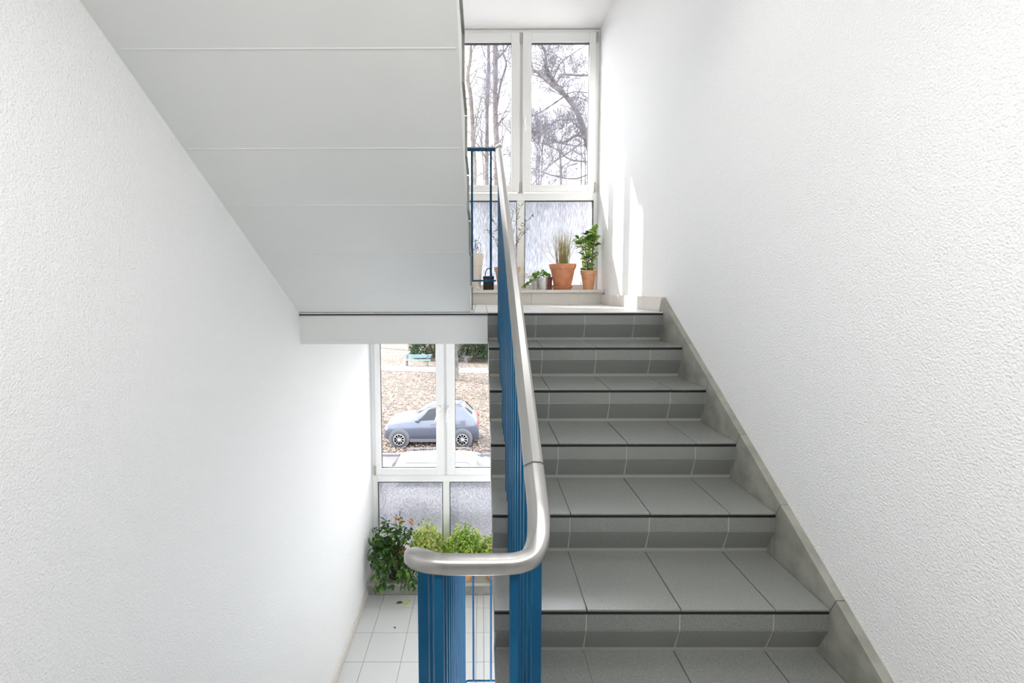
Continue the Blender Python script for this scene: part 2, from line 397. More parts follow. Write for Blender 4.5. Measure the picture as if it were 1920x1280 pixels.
# stepped stone skirting along the right wall, one piece per step
zt = lambda y: -.058 - .6545 * (2.749 - y)
sk = put('baseboard_right', MB().box(1.13, XR, -1.7, -.4, ZLAND, ZLAND + .09), M['skirt'], kind='structure', label='grey stone skirting climbing the stairs along the right wall')
for k in range(1, 9):
    ya, yb = Y0 - k * G - .02, Y0 - (k - 1) * G - .02
    if k == 1: yb = 2.749
    n_ = .654 * .05
    poly = [(ya + .0012, zt(ya)), (ya + .034, zt(ya) - .075), (ya + .034, zt(ya) - .30), (yb + .034, zt(yb) - .34), (yb + .032, zt(yb) - .075), (yb - .0005, zt(yb))]
    put('skirting_piece', MB().prism(poly, XS1 + .0005, XR), M['skirt'], sk, bevel=.002)
for ya, yb in ((2.7502, 3.04), (3.0415, 3.40), (3.4015, 3.76), (3.7615, YP)):
    put('skirting_piece', MB().box(1.124, XR, ya, yb, Z0 - .002, -.048), M['sill'], sk, bevel=.0015)
bl = put('baseboard_left', MB().box(XL, XL + .016, 2.86, 3.60, ZL, ZL + .075), M['sill'], kind='structure', bevel=.003, label='stone skirting along the left wall of the lower landing')
put('skirting_piece', MB().box(XL, XL + .016, 3.602, YP, ZL, ZL + .075), M['sill'], bl, bevel=.003)
put('skirting_piece', MB().prism([(2.62, ZL), (2.858, ZL), (2.858, ZL + .26), (2.62, ZL + .42)], XL, XL + .02), M['skirt'], bl, bevel=.002)


def left_flight(y0, z0, label, n=8, cut=False):
    poly = [(Y0 + .013, z0 - .0)]
    poly = []
    for j in range(n):
        y, z = y0 - j * G, z0 + j * RI
        poly += [(y, z), (y, z + RI - .02)]
    ye, ze = y0 - (n - 1) * G - .26, z0 + n * RI - .02
    poly += [(ye, ze), (ye, ze - .243), (ye + .17, ze - .243)]
    poly += [(Y0 + .0, z0 + .003)] if not cut else [(Y0 + .1, z0 - .2), (y0, z0 - .2)]
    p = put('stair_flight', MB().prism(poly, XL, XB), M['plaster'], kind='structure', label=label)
    a = unit_tile('tread_tile', .2650, G + .03, .012, M['skirt']); b = MB().box(0, .2650, 0, .01, 0, RI - .022).mesh('riser_tile', M['skirt'])
    for j in range(n):
        y, z = y0 - j * G, z0 + j * RI
        for i in range(4):
            x = XL + .2675 * i + .0025
            inst('tread_tile', a, (x + .002, y - G - .012 + 0, z + RI - .012), p, scale=(1, 1, 1))
            inst('riser_tile', b, (x + .002, y + .0005, z + .001), p)
    return p


uf = left_flight(YL2, Z0, 'white plastered underside of the flight rising on the left')
# shuttering seams across the underside
for y in (1.404, 1.709, 1.957, 2.227, 2.50):
    z = Z0 + .003 + (.671 * (Y0 - y)) * 1.0
    zz = lambda yy: (Z0 + .003) + ((Z0 + 8 * RI - .263) - (Z0 + .003)) * (Y0 - yy) / (Y0 - (YL2 - 7 * G - .09))
    mb = MB().prism([(y - .002, zz(y - .002) + .003), (y + .002, zz(y + .002) + .003), (y + .0012, zz(y + .0012) - .0016), (y - .0012, zz(y - .0012) - .0016)], XL + .02, XB - .01)
    put('seam', mb, M['plaster'], uf)
left_flight(YL2 - .06, ZL, 'flight of stairs going down on the left to the lower landing', cut=True)
ml = put('main_landing', MB().box(XL, XR, -1.7, .812, ZLAND - .2, ZLAND), M['floor_tile'], kind='structure', label='floor of the main landing under the viewer')
put('upper_main_landing', MB().box(XL, XR, -1.7, .80, Z0 + 8 * RI - .2, Z0 + 8 * RI), M['ceiling'], kind='structure')
put('upper_stair_flight', MB().prism([(.80, 1.10), (.80, 1.28), (Y0, 2.7), (Y0, 2.52)], .037, XR), M['ceiling'], kind='structure')


# ------------------------------------------------------------------ sills and windows
def sill(dz, name, lab):
    s = thing(name, (0, 4.25, -.0325 + dz), lab, kind='structure')
    xs = [XL, -.985, -.40, .20, .80, 1.137] if dz else [XL, -.33, .47, 1.137]
    put('sill_board', MB().box(XL + .001, 1.137, 4.11, YW + .02, -.0325 + dz, -.0035 + dz), M['sill'] if not dz else M['sill_shaded'], s, bevel=.003)
    for a, b in zip(xs, xs[1:]):
        put('plinth_slab', MB().box(a + .001, b - .001, YP, YP + .03, Z0 + dz, -.034 + dz), M['sill'] if not dz else M['skirt'], s, bevel=.0015)  # lower plinth uses a darker stone too, shade put into its colour
    put('plinth_core', MB().box(XL, XR, YP + .02, 4.6, Z0 + dz, -.034 + dz), M['plaster'], s)
    return s


sill(0, 'window_sill', 'pale terrazzo sill below the upper window')
sill(-HS, 'window_sill', 'stone sill below the lower window, plant shade in its colour')
MX = [XL, -.3735, .3865, XR]           # bay divisions


def window(dz, name, lab, fm):
    w = thing(name, (0, 4.45, dz), lab, kind='structure')
    zt_, zb, ztr0, ztr1 = CEIL - .006 + dz, -.0035 + dz, .874 + dz, .947 + dz
    fy0, fy1 = 4.418, 4.49
    f = MB().box(XL, XL + .05, fy0, fy1, zb, zt_).box(XR - .05, XR, fy0, fy1, zb, zt_)
    f.box(XL + .05, XR - .05, fy0, fy1, 2.468 + dz, zt_).box(XL + .05, XR - .05, fy0, fy1, zb, zb + .05).box(XL + .05, XR - .05, fy0 - .002, fy1, ztr0, ztr1)
    for x in MX[1:3]:
        f.box(x - .045, x + .045, fy0, fy1, zb + .05, ztr0).box(x - .03, x + .03, fy0 + .01, fy1, ztr1, 2.468 + dz)
    put('frame', f, M['pvc'], w, bevel=.004)
    put('joint_strip', MB().box(XL, XR, fy0 + .012, fy1, zt_, CEIL + dz), M['hinge'], w)
    for b in range(3):
        x0, x1 = MX[b], MX[b + 1]
        hs = -1 if b == 0 else 1                      # hinge side
        a0 = x0 + (.045 if b == 0 else .014); a1 = x1 - (.045 if b == 2 else .014)
        g0, g1 = a0 + .085, a1 - .085
        if b == 2: g0, g1 = .486, 1.045
        if b == 1: g0, g1 = -.274, .290
        if b == 0: g0, g1 = -1.030, -.466
        gz0, gz1 = 1.023 + dz, 2.372 + dz; s0, s1 = .955 + dz, 2.462 + dz
        sb = MB()
        for q0, q1, r0, r1 in ((a0, g0, s0, s1), (g1, a1, s0, s1), (g0, g1, s0, gz0), (g0, g1, gz1, s1)):
            sb.box(q0, q1, 4.398, 4.455, r0, r1)
        sh = put('sash', sb, M['pvc'], w, bevel=.004)
        sl = MB()
        for q0, q1, r0, r1 in ((g0, g0 + .004, gz0, gz1), (g1 - .004, g1, gz0, gz1), (g0, g1, gz0, gz0 + .004), (g0, g1, gz1 - .006, gz1)):
            sl.box(q0, q1, 4.412, 4.44, r0, r1)
        put('glass_seal', sl, M['seal'], sh)
        put('pane', MB().box(g0, g1, 4.424, 4.430, gz0, gz1), M['glass'], sh)
        for z in (1.0 + dz, 2.415 + dz):
            hx = (a0 - .012) if hs < 0 else (a1 + .012)
            h = MB().tube([(hx, 4.40, z - .045), (hx, 4.40, z + .045)], .0085, 10).tube([(hx, 4.40, z - .048), (hx, 4.40, z + .048)], .005, 8)
            put('hinge', h, M['hinge'], w, True)
        if b != 0 or True:
            hx = a0 + .016 if hs > 0 else a1 - .016
            hz = 1.62 + dz
            if dz and b == 0: hx = -.425
            lean = 0 if not dz else (-.05 if b == 0 else -.018)
            hd = MB().box(hx - .013, hx + .013, 4.386, 4.398, hz - .01, hz + .055)
            hd.tube([(hx, 4.39, hz + .03), (hx, 4.355, hz + .03), (hx + lean * .1, 4.345, hz + .022), (hx + lean, 4.345, hz - .10)], [.009, .008, .009, .0075], 8)
            put('handle', hd, M['pvc'], sh, True)
        # fixed structured pane below the transom
        if b == 2: q0, q1 = .433, 1.10
        if b == 1: q0, q1 = -.328, .343
        if b == 0: q0, q1 = -1.069, -.410
        sb = MB(); z0_, z1_ = zb + .05, ztr0 + .001
        put('glass_bead', MB().box(q0 - .006, q0, 4.414, 4.44, z0_, z1_).box(q1, q1 + .006, 4.414, 4.44, z0_, z1_).box(q0, q1, 4.414, 4.44, z1_ - .006, z1_), M['seal'], w)
        put('structured_pane', MB().box(q0, q1, 4.432, 4.438, z0_, z1_ - .005), fm, w)
    return w


window(0, 'window_1', 'upper white window with clear casements over rain-streaked panes', M['frost_u'])
window(-HS, 'window_2', 'lower white window showing a parked car, over hammered glass panes', M['frost_l'])

# ------------------------------------------------------------------ balustrade
zr = lambda y: .865 - .648 * (2.72 - y)
PROF = [(-.0165, -.0125), (.0165, -.0125), (.0192, -.0095), (.0197, -.003), (.0185, .0005), (.0045, .0122), (.002, .0132), (-.013, .0118), (-.0180, .0085), (-.0197, .003), (-.0194, -.009)]


def smooth_path(p, n=6):
    out = []
    P_ = [Vector(q) for q in p]
    for i in range(len(P_) - 1):
        a, b, c, d = P_[max(i - 1, 0)], P_[i], P_[i + 1], P_[min(i + 2, len(P_) - 1)]
        for k in range(n):
            t = k / n
            out.append(.5 * ((2 * b) + (c - a) * t + (2 * a - 5 * b + 4 * c - d) * t * t + (3 * b - a - 3 * c + d) * t ** 3))
    out.append(P_[-1]); return out


bal = thing('stair_balustrade', (.1, .8, ZLAND), 'blue steel balustrade with flat bars and an aluminium handrail beside the grey steps', 'balustrade')
put('handrail', MB().sweep([(.102, .850, zr(.850)), (.102, 1.5, zr(1.5)), (.102, 2.1, zr(2.1)), (.102, 2.655, zr(2.655))][::-1], PROF), M['alu'], bal, True, label='straight sloping aluminium handrail').modifiers.new('facets', 'EDGE_SPLIT').split_angle = .42
put('handrail_end', MB().sweep([(.102, 2.657, zr(2.657)), (.102, 2.715, zr(2.715)), (.102, 2.735, zr(2.725))][::-1], PROF), M['alu'], bal, True)
bend = [(.102, .848, zr(.848)), (.102, .80, zr(.80)), (.1015, .765, -.401), (.097, .735, -.424), (.084, .713, -.441), (.062, .7035, -.448), (.03, .702, -.450), (-.045, .702, -.4505), (-.080, .706, -.4515),
        (-.104, .719, -.4545), (-.116, .740, -.463), (-.1195, .768, -.480), (-.119, .82, -.513), (-.118, .95, -.598)]
bp_ = smooth_path(bend, 7)
put('handrail_bend', MB().sweep(bp_, PROF), M['alu'], bal, True, label='polished aluminium U-shaped handrail bend')


def bars(parent, x0, x1, ys, zfun, top, bevel=.0015):
    for y in ys:
        b = put('bar', MB().box(x0, x1, y, y + .028, zfun(y), top(y + .014) - .006), M['blue'], parent, bevel=bevel)


def tread_r(y):
    k = max(0, min(8, math.ceil((Y0 - y) / G - 1e-6)))
    return Z0 - k * RI if y > Y0 - 7 * G else ZLAND


def tread_l(y):                    # steps of the left flight going down
    if y < YL2 - 7 * G - .01: return ZLAND
    j = int((YL2 - y) / G)
    return ZL + (j + 1) * RI


ys = [.828, .912, .995, 1.08, 1.17, 1.26, 1.35, 1.44, 1.53, 1.62, 1.71, 1.80, 1.90, 2.0, 2.1, 2.2, 2.3, 2.4, 2.5, 2.6, 2.685]
bars(bal, .0985, .1170, ys, lambda y: tread_r(y) + .012, lambda y: zr(y) - .012)
for y in ys[2::1]:
    put('foot', MB().tube([(.109, y + .014, tread_r(y) + .0), (.109, y + .014, tread_r(y) + .014)], .009, 10), M['blackm'], bal)
put('post', MB().box(.046, .0595, .690, .714, ZLAND, -.4615), M['blue'], bal, bevel=.0015)
put('post', MB().box(-.0790, -.0650, .690, .714, ZLAND, -.4605), M['blue'], bal, bevel=.0015)

# left balustrade following the flight down
bal2 = thing('stair_balustrade', (-.11, .8, ZLAND), 'blue steel balustrade of the flight going down on the left', 'balustrade')
zr2 = lambda y: -.598 - .654 * (y - .95)
put('handrail', MB().sweep([(-.118, .952, zr2(.952)), (-.117, 1.8, zr2(1.8)), (-.117, 2.7, zr2(2.7))], PROF), M['alu'], bal2, True)
ys2 = [.828, .905, .985, 1.07, 1.16, 1.26, 1.36, 1.46, 1.56, 1.66, 1.76, 1.86, 1.96, 2.06, 2.16, 2.26, 2.36, 2.46, 2.56, 2.66]
for y in ys2:
    top = zr2(y + .014) - .016
    put('bar', MB().box(-.127, -.107, y, y + .028, tread_l(y), top), M['blue'], bal2, bevel=.0015)


def cross_panel(dz, lab):
    p = thing('well_railing', (0, 2.755, .055 + dz), lab, 'railing')
    put('top_bar', MB().box(-.14, .088, 2.745, 2.765, .846 + dz, .857 + dz), M['blue'], p)
    put('handrail', MB().box(-.14, .086, 2.742, 2.768, .8575 + dz, .868 + dz), M['alu'], p, bevel=.003)
    for x in (-.0585, .0575):
        put('bar', MB().box(x - .0065, x + .0065, 2.749, 2.761, .055 + dz, .847 + dz), M['blue'], p)
    pts = smooth_path([(-.115, 2.755, .02 + dz), (-.110, 2.755, .045 + dz), (-.095, 2.755, .0545 + dz), (-.07, 2.755, .055 + dz), (.0, 2.755, .055 + dz), (.09, 2.755, .055 + dz)], 4)
    put('bottom_bar', MB().tube(pts, .0055, 8), M['blue'], p, True)


cross_panel(0, 'short blue railing across the stair well at the upper landing')
cross_panel(-HS + .2105, 'short blue railing across the stair well at the lower landing')


# ------------------------------------------------------------------ pots and plants
def shell(prof, wall=.006, lip=None):
    """outer profile (r, h) bottom to top plus inner wall down to soil level"""
    (r, h) = prof[-1]
    return prof + [(r - wall, h), (r - wall - .002, h - .012)]


def pot(parent, c, rb, rt, h, m, rim=.22, rim_out=.008, name='pot', n=36, tilt=None, soil=True):
    rr = lambda t: rb + (rt - rim_out - rb) * t
    pr = [(rb * .96, 0), (rb, .004), (rr(1 - rim), h * (1 - rim)), (rr(1 - rim) + rim_out, h * (1 - rim) + .002), (rt - .001, h - .004), (rt - .003, h), (rt - .010, h), (rt - .013, h - .014)]
    o = put(name, MB().lathe(c, pr, n, tilt=tilt), m, parent, True)
    md = o.modifiers.new('edges', 'EDGE_SPLIT'); md.split_angle = .7
    if soil:
        q = Vector((0, 0, h - .016)); q = tilt @ q if tilt is not None else q
        put('soil', MB().lathe(Vector(c) + q, [(rt - .0125, -.004), (rt - .0125, 0), (rt * .5, .003)], 24, tilt=tilt), M['soil'], parent)
    return o


SZ = -.0035; LZ = SZ - HS          # sill surfaces
# big terracotta pot with straw grass
t = thing('potted_grass', (.772, 4.22, SZ), 'large terracotta pot on a saucer with dry straw-like grass, right of the small zinc bucket', 'potted plant')
put('saucer', MB().lathe((.772, 4.22, SZ), [(.070, 0), (.078, .003), (.098, .034), (.101, .036), (.097, .036), (.080, .010)], 40), M['terra'], t, True)
pot(t, (.772, 4.22, SZ + .010), .078, .130, .232, M['terra'], rim=.2)
g = MB()
for i in range(170):
    a = R.uniform(0, 2 * PI); r = R.uniform(0, .062); b = Vector((.772 + r * math.cos(a), 4.22 + r * math.sin(a), SZ + .225))
    h = R.uniform(.18, .36); ln = .15 * R.random(); e = b + Vector((math.cos(a) * ln * h * 1.2, math.sin(a) * ln * h, h))
    md_ = (b + e) / 2 + Vector((R.uniform(-.01, .01), R.uniform(-.01, .01), .02))
    g.tube([b, md_, e], [.0016, .0013, .0004], 3)
put('grass_blades', g, M['grass'], t, kind='stuff')
g = MB()
for (dx, hh, cv) in ((-.16, .27, .04), (-.13, .23, -.03), (-.09, .30, .03), (-.02, .53, .01), (.10, .35, -.03), (.14, .40, .03), (.07, .28, .02), (-.20, .18, .05), (-.06, .24, -.02)):
    b = Vector((.772 + dx * .25, 4.22 + R.uniform(-.03, .03), SZ + .225)); y = R.uniform(-.04, .05)
    p = smooth_path([b, b + Vector((dx * .45, y * .4, hh * .4)), b + Vector((dx * .85 + cv, y, hh * .75)), b + Vector((dx * .8, y, hh))], 4)
    g.tube(p, [.0022 - .0016 * i / len(p) for i in range(len(p))], 4)
    for j in range(4, len(p) - 1, 2):
        d = Vector((R.uniform(-1, 1), R.uniform(-.5, .5), R.uniform(.1, 1))).normalized()
        g.tube([p[j], p[j] + d * .03, p[j] + d * .05 + Vector((0, 0, .015))], [.001, .0009, .0005], 3)
put('dry_stem', g, M['twigpink'], t, kind='stuff')
# small pale terracotta pot with broad leaves
t = thing('potted_bay_plant', (1.019, 4.22, SZ), 'small pale terracotta pot with a leafy green plant next to the window corner', 'potted plant')
pot(t, (1.019, 4.22, SZ), .047, .078, .182, M['terra2'], rim=.24, rim_out=.005)
lm = MB().leaf((0, 0, 0), (0, 1, 0), .075, .030, (0, 0, 1)).mesh('leaf', M['leafm']); lm2 = MB().leaf((0, 0, 0), (0, 1, 0), .075, .030, (0, 0, 1)).mesh('leaf', M['leafy'])
lm3 = MB().leaf((0, 0, 0), (0, 1, 0), .075, .030, (0, 0, 1)).mesh('leaf', M['leafd'])


def place_leaf(mesh, p, d, parent, s=1.0, name='leaf'):
    q = Vector(d).normalized().to_track_quat('Y', 'Z').to_matrix() @ Matrix.Rotation(R.uniform(-.9, .9), 3, 'Y')
    return inst(name, mesh, p, parent, q.to_euler(), s)


st = MB()
for (dx, dy, h) in ((-.075, .01, .32), (-.03, .01, .34), (.055, -.01, .40), (.0, .02, .37), (.02, .03, .30), (-.05, -.02, .28), (.055, .0, .33)):
    b = Vector((1.019 + dx * .2, 4.22 + dy, SZ + .165)); p = smooth_path([b, b + Vector((dx * .3, dy * .5, h * .4)), b + Vector((dx * .7, dy, h * .8)), b + Vector((dx, dy * 1.5, h))], 4)
    st.tube(p, .0028, 5)
    for j in range(1, len(p)):
        for q in range(3):
            a = R.uniform(0, 2 * PI); d = Vector((math.cos(a), math.sin(a) * .8, R.uniform(-.2, .7)))
            if p[j].x > 1.075: d.x = -abs(d.x) * .5 - .05
            s = R.uniform(.7, 1.2) * (.7 + .5 * j / len(p))
            place_leaf(R.choice([lm, lm, lm3, lm, lm2]), p[j] + d * .006, d, t, s)
put('stem', st, M['stem'], t)
# zinc bucket and low green plant
ti = Matrix.Rotation(-.10, 3, 'Y')
t = thing('potted_bucket_plant', (.586, 4.20, SZ), 'small tilted zinc bucket with bright green trailing leaves', 'potted plant')
pot(t, (.588, 4.20, SZ + .004), .034, .054, .112, M['zinc'], rim=.06, rim_out=.003, name='bucket', tilt=ti)
lb = MB(); sb = MB()
for i in range(90):
    a = R.uniform(0, 2 * PI); r = R.random() ** .5
    p = Vector((.565 + math.cos(a) * r * .075, 4.19 + math.sin(a) * r * .05, SZ + .125 + .045 * (1 - r) + R.uniform(-.01, .012)))
    lb.leaf(p, (math.cos(a), math.sin(a), R.uniform(-.1, .6)), R.uniform(.022, .038), .026)
for i in range(70):
    u_ = R.random(); p = Vector((.53 - .15 * u_, 4.17 + R.uniform(-.03, .03), SZ + .12 - .105 * u_ ** .8 + R.uniform(0, .035) * (1 - u_)))
    lb.leaf(p, (R.uniform(-1, .4), R.uniform(-1, .3), R.uniform(-.3, .7)), R.uniform(.016, .030), .018)
put('foliage', lb, M['leafm'], t, kind='stuff')
sb.tube(smooth_path([(.57, 4.19, SZ + .12), (.52, 4.17, SZ + .115), (.45, 4.165, SZ + .06), (.385, 4.16, SZ + .008)], 4), .002, 5); put('stem', sb, M['gstem'], t)
t = thing('potted_herb', (.515, 4.245, SZ), 'tiny zinc pot with wispy pale yellow-green herbs, half behind the trailing leaves', 'potted plant')
pot(t, (.515, 4.245, SZ), .032, .045, .088, M['zinc'], rim=.06, rim_out=.002)
lb = MB()
for i in range(60):
    a = R.uniform(0, 2 * PI); b = Vector((.515 + R.uniform(-.03, .02), 4.245, SZ + .075)); h = R.uniform(.04, .12); e = b + Vector((math.cos(a) * .09 - .04, math.sin(a) * .04, h))
    lb.tube([b, (b + e) / 2 + Vector((0, 0, .01)), e], [.001, .0008, .0005], 3)
    for q in range(3): lb.leaf(b + (e - b) * R.uniform(.4, 1), (R.uniform(-1, 1), R.uniform(-1, 1), R.uniform(0, 1)), .012, .008)
put('foliage', lb, mat('pale_yellow_leaf', (.50, .52, .20), .6, trans=.4), t, kind='stuff')
t = thing('flower_pot', (.658, 4.27, SZ), 'narrow dusky red pot standing behind the zinc bucket', 'pot')
pot(t, (.650, 4.29, SZ), .030, .040, .125, mat('dusky_red_clay', (.35, .13, .11), .7), rim=.15, rim_out=.003)
# olive tree behind the handrail
t = thing('potted_olive', (.245, 4.23, SZ), 'terracotta pot with a slender olive-leaved plant behind the handrail', 'potted plant')
pot(t, (.245, 4.23, SZ), .085, .128, .215, M['terra2'], rim=.2)
st = MB(); lb = MB()
for (dx, dy, h, sgn) in ((-.13, .0, .50, 1), (-.05, .02, .62, 1), (.05, -.02, .56, 1), (.12, 0, .62, 1), (.16, .01, .38, 1), (-.16, -.02, .36, 1), (.0, .03, .45, 1), (.19, .02, .50, 1)):
    b = Vector((.245, 4.23, SZ + .2)); p = smooth_path([b, b + Vector((dx * .35, dy, h * .4)), b + Vector((dx * .8, dy, h * .8)), b + Vector((dx * 1.2, dy, h))], 5)
    st.tube(p, [.004 - .003 * i / len(p) for i in range(len(p))], 4)
    for j in range(4, len(p)):
        for q in range(2):
            a = R.uniform(0, 2 * PI); lb.leaf(p[j], (math.cos(a), math.sin(a) * .6, R.uniform(-.5, .9)), R.uniform(.03, .055), .010)
put('stem', st, M['stem'], t); put('foliage', lb, M['leafo'], t, kind='stuff')
# black can, beige planter
t = thing('metal_bucket', (.066, 4.22, SZ), 'black metal bucket with an arched handle on the upper sill', 'bucket')
put('bucket', MB().lathe((.066, 4.22, SZ), [(.050, 0), (.051, .004), (.052, .104), (.054, .106), (.054, .128), (.051, .130), (.049, .128), (.048, .03)], 32), M['blackm'], t, True)
hp = [Vector((.066 + .032 * math.cos(a), 4.22, SZ + .13 + .075 * math.sin(a))) for a in [PI * i / 14 for i in range(15)]]
put('handle', MB().tube(hp, .0045, 8), M['blackm'], t, True)
t = thing('tall_planter', (-.045, 4.25, SZ), 'tall pale beige planter with a sparse pale plant beside the black bucket', 'planter')
pot(t, (-.060, 4.25, SZ), .050, .078, .345, M['beige'], rim=.33, rim_out=.004)
lb = MB()
for i in range(10):
    b = Vector((-.06 + R.uniform(-.03, .05), 4.25, SZ + .33)); h = R.uniform(.08, .19); e = b + Vector((R.uniform(-.04, .05), R.uniform(-.02, .02), h))
    lb.tube([b, (b + e) / 2, e], [.002, .0016, .001], 4)
    for q in range(7): lb.leaf(b + (e - b) * R.uniform(.3, 1), (R.uniform(-1, 1), R.uniform(-1, 1), R.uniform(-.2, 1)), .022, .008)
put('foliage', lb, M['leafo'], t, kind='stuff')
t = thing('garlic_ornament', (-.02, 4.15, SZ), 'small cream ornament at the foot of the tall beige planter', 'ornament')
put('body', MB().lathe((-.03, 4.15, SZ), [(.010, 0), (.020, .006), (.022, .016), (.012, .028), (.004, .036)], 20), M['beige'], t, True)
put('tip', MB().tube([(-.03, 4.15, SZ + .03), (-.022, 4.15, SZ + .042), (-.010, 4.15, SZ + .040)], [.004, .004, .002], 8), M['beige'], t, True)

# ---- lower sill: trailing ficus
t = thing('potted_ficus', (-.86, 4.23, LZ), 'black pot with a dark green trailing ficus beside the left wall of the lower sill', 'potted plant')
pot(t, (-.86, 4.23, LZ), .075, .115, .19, M['blackm'], rim=.15, rim_out=.004)
put('inner_pot', MB().lathe((-.86, 4.23, LZ + .17), [(.09, 0), (.124, .045), (.126, .06), (.118, .06), (.11, .03)], 32), M['terra'], t, True, label='terracotta-coloured inner rim')
fl = [MB().leaf((0, 0, 0), (0, 1, 0), .066, .030, (0, 0, 1)).mesh('leaf', m) for m in (M['leafd'], M['leafd'], M['leafm'])]
fo = MB().leaf((0, 0, 0), (0, 1, 0), .075, .034, (0, 0, 1)).mesh('leaf', M['leafb'])
st = MB(); cnt = 0; ex = MB()
root = Vector((-.86, 4.22, LZ + .20))
tips = []
for i in range(44):
    u_ = i / 43
    if u_ < .40: e = Vector((R.uniform(-1.12, -.97), R.uniform(3.96, 4.33), LZ + R.uniform(.12, .48)))
    elif u_ < .80: e = Vector((R.uniform(-1.03, -.64), R.uniform(3.99, 4.07), LZ + R.uniform(.03, .20)))
    else: e = Vector((R.uniform(-1.0, -.68), R.uniform(4.18, 4.33), LZ + R.uniform(.38, .55)))
    m_ = (root + e) / 2 + Vector((0, 0, .10 if e.z < root.z + .1 else .02)); p = smooth_path([root, m_, e], 5); st.tube(p, [.004 - .0028 * k / len(p) for k in range(len(p))], 4)
    for j in range(4, len(p)):
        if R.random() < .92 and cnt < 290:
            dn = -.9 if e.z < root.z + .1 else .2
            d = Vector((R.uniform(-1, 1), R.uniform(-1, .4), dn + R.uniform(-.4, .5)))
            q = Vector(p[j])
            if q.x < -1.112: q.x = -1.11
            if d.x < 0 and q.x < -1.06: d.x = abs(d.x) * .2
            place_leaf(R.choice(fl), q, d, t, R.uniform(.8, 1.3)); cnt += 1
            for _ in range(2):
                q2 = q + Vector((R.uniform(-.03, .04), R.uniform(-.03, .03), R.uniform(-.04, .04)))
                ex.leaf((max(-1.10, q2.x), q2.y, q2.z), (R.uniform(-.3, 1), R.uniform(-1, .3), dn * .6 + R.uniform(-.5, .5)), R.uniform(.04, .065), .026)
for e in ((-.86, 4.24, LZ + .56), (-.80, 4.24, LZ + .53), (-.70, 4.22, LZ + .53), (-.68, 4.22, LZ + .55)):
    p = smooth_path([root, (root + Vector(e)) / 2 + Vector((.02, 0, .03)), e], 4); st.tube(p, .002, 4)
    for k in range(2): o = place_leaf(fo, e, (R.uniform(-.6, .6), -.3, R.uniform(.2, 1)), t, .95); o['label'] = 'withered orange leaf'
put('stem', st, M['stem'], t); put('small_leaves', ex, M['leafd'], t, kind='stuff')


def bush(cx, cy, w, h, label, n, seed, mats):
    rr = random.Random(seed)
    t = thing('potted_bush', (cx, cy, LZ), label, 'potted plant')
    pot(t, (cx, cy, LZ), .085, .12, .17, M['terra2'], rim=.2)
    st = MB(); lbs = [MB(), MB(), MB()]
    for i in range(46):
        a = rr.uniform(0, 2 * PI); r = rr.random() ** .6
        e = Vector((cx + math.cos(a) * r * w, cy + math.sin(a) * r * .13, LZ + .17 + (h - .17) * math.sqrt(max(.05, 1 - r * r)) * rr.uniform(.55, 1)))
        b = Vector((cx + math.cos(a) * .03, cy, LZ + .16)); p = smooth_path([b, (b + e) / 2 + Vector((0, 0, .03)), e], 4)
        st.tube(p, .0016, 3)
    for i in range(n):
        a = rr.uniform(0, 2 * PI); r = rr.random() ** .55; u_ = rr.random() ** .7
        top = LZ + .15 + (h - .15) * math.sqrt(max(.03, 1 - r * r)) * (1 + .22 * math.sin(a * 3 + seed) * math.sin(cx * 40 + r * 9))
        p = Vector((cx + math.cos(a) * r * w, cy + math.sin(a) * r * .13, LZ + .12 + (top - LZ - .12) * u_))
        if p.y > 4.39: p.y = 4.39
        lbs[rr.choice((0, 0, 1, 2))].leaf(p, (rr.uniform(-1, 1), rr.uniform(-1, 1), rr.uniform(-.3, 1)), rr.uniform(.020, .036), rr.uniform(.018, .028))
    put('stem', st, M['gstem'], t, kind='stuff')
    for lb, m in zip(lbs, mats): put('foliage', lb, m, t, kind='stuff')


bush(-.55, 4.22, .19, .53, 'yellow-green leafy bush in front of the left frosted pane of the lower window', 1700, 3, (M['leafy'], M['leafm'], M['grass']))
bush(-.18, 4.22, .22, .50, 'bright green leafy bush right of the window post on the lower sill', 2000, 5, (M['leafy'], M['leafm'], M['leafm']))
bush(.13, 4.22, .20, .42, 'light green bush half hidden behind the stair edge on the lower sill', 1300, 9, (M['leafy'], M['leafm'], M['grass']))
# fallen leaves on the lower floor
for (u, v, rot, m, lab) in ((742, 1131.5, .2, 'leafd', 'single dark green fallen leaf on the lower floor tiles'), (760, 1125.5, -.3, 'leafy', 'pale fallen leaf nearest the plinth on the lower floor'),
                            (757, 1136, .9, 'leafy', 'curled pale leaf just in front of the two other fallen leaves'), (741.5, 1178, 2.3, 'dark', 'tiny black dry leaf alone on the middle floor tile')):
    d = at(u, v, 1); p = d * (ZL / d.z); s = .075 if m == 'leafd' else (.062 if m != 'dark' else .026)
    o = put('fallen_leaf', MB().leaf((p.x, p.y, ZL + .003), (math.cos(rot), math.sin(rot), 0), s, s * .45, (0, 0, 1), .2), M[m], label=lab, category='leaf')

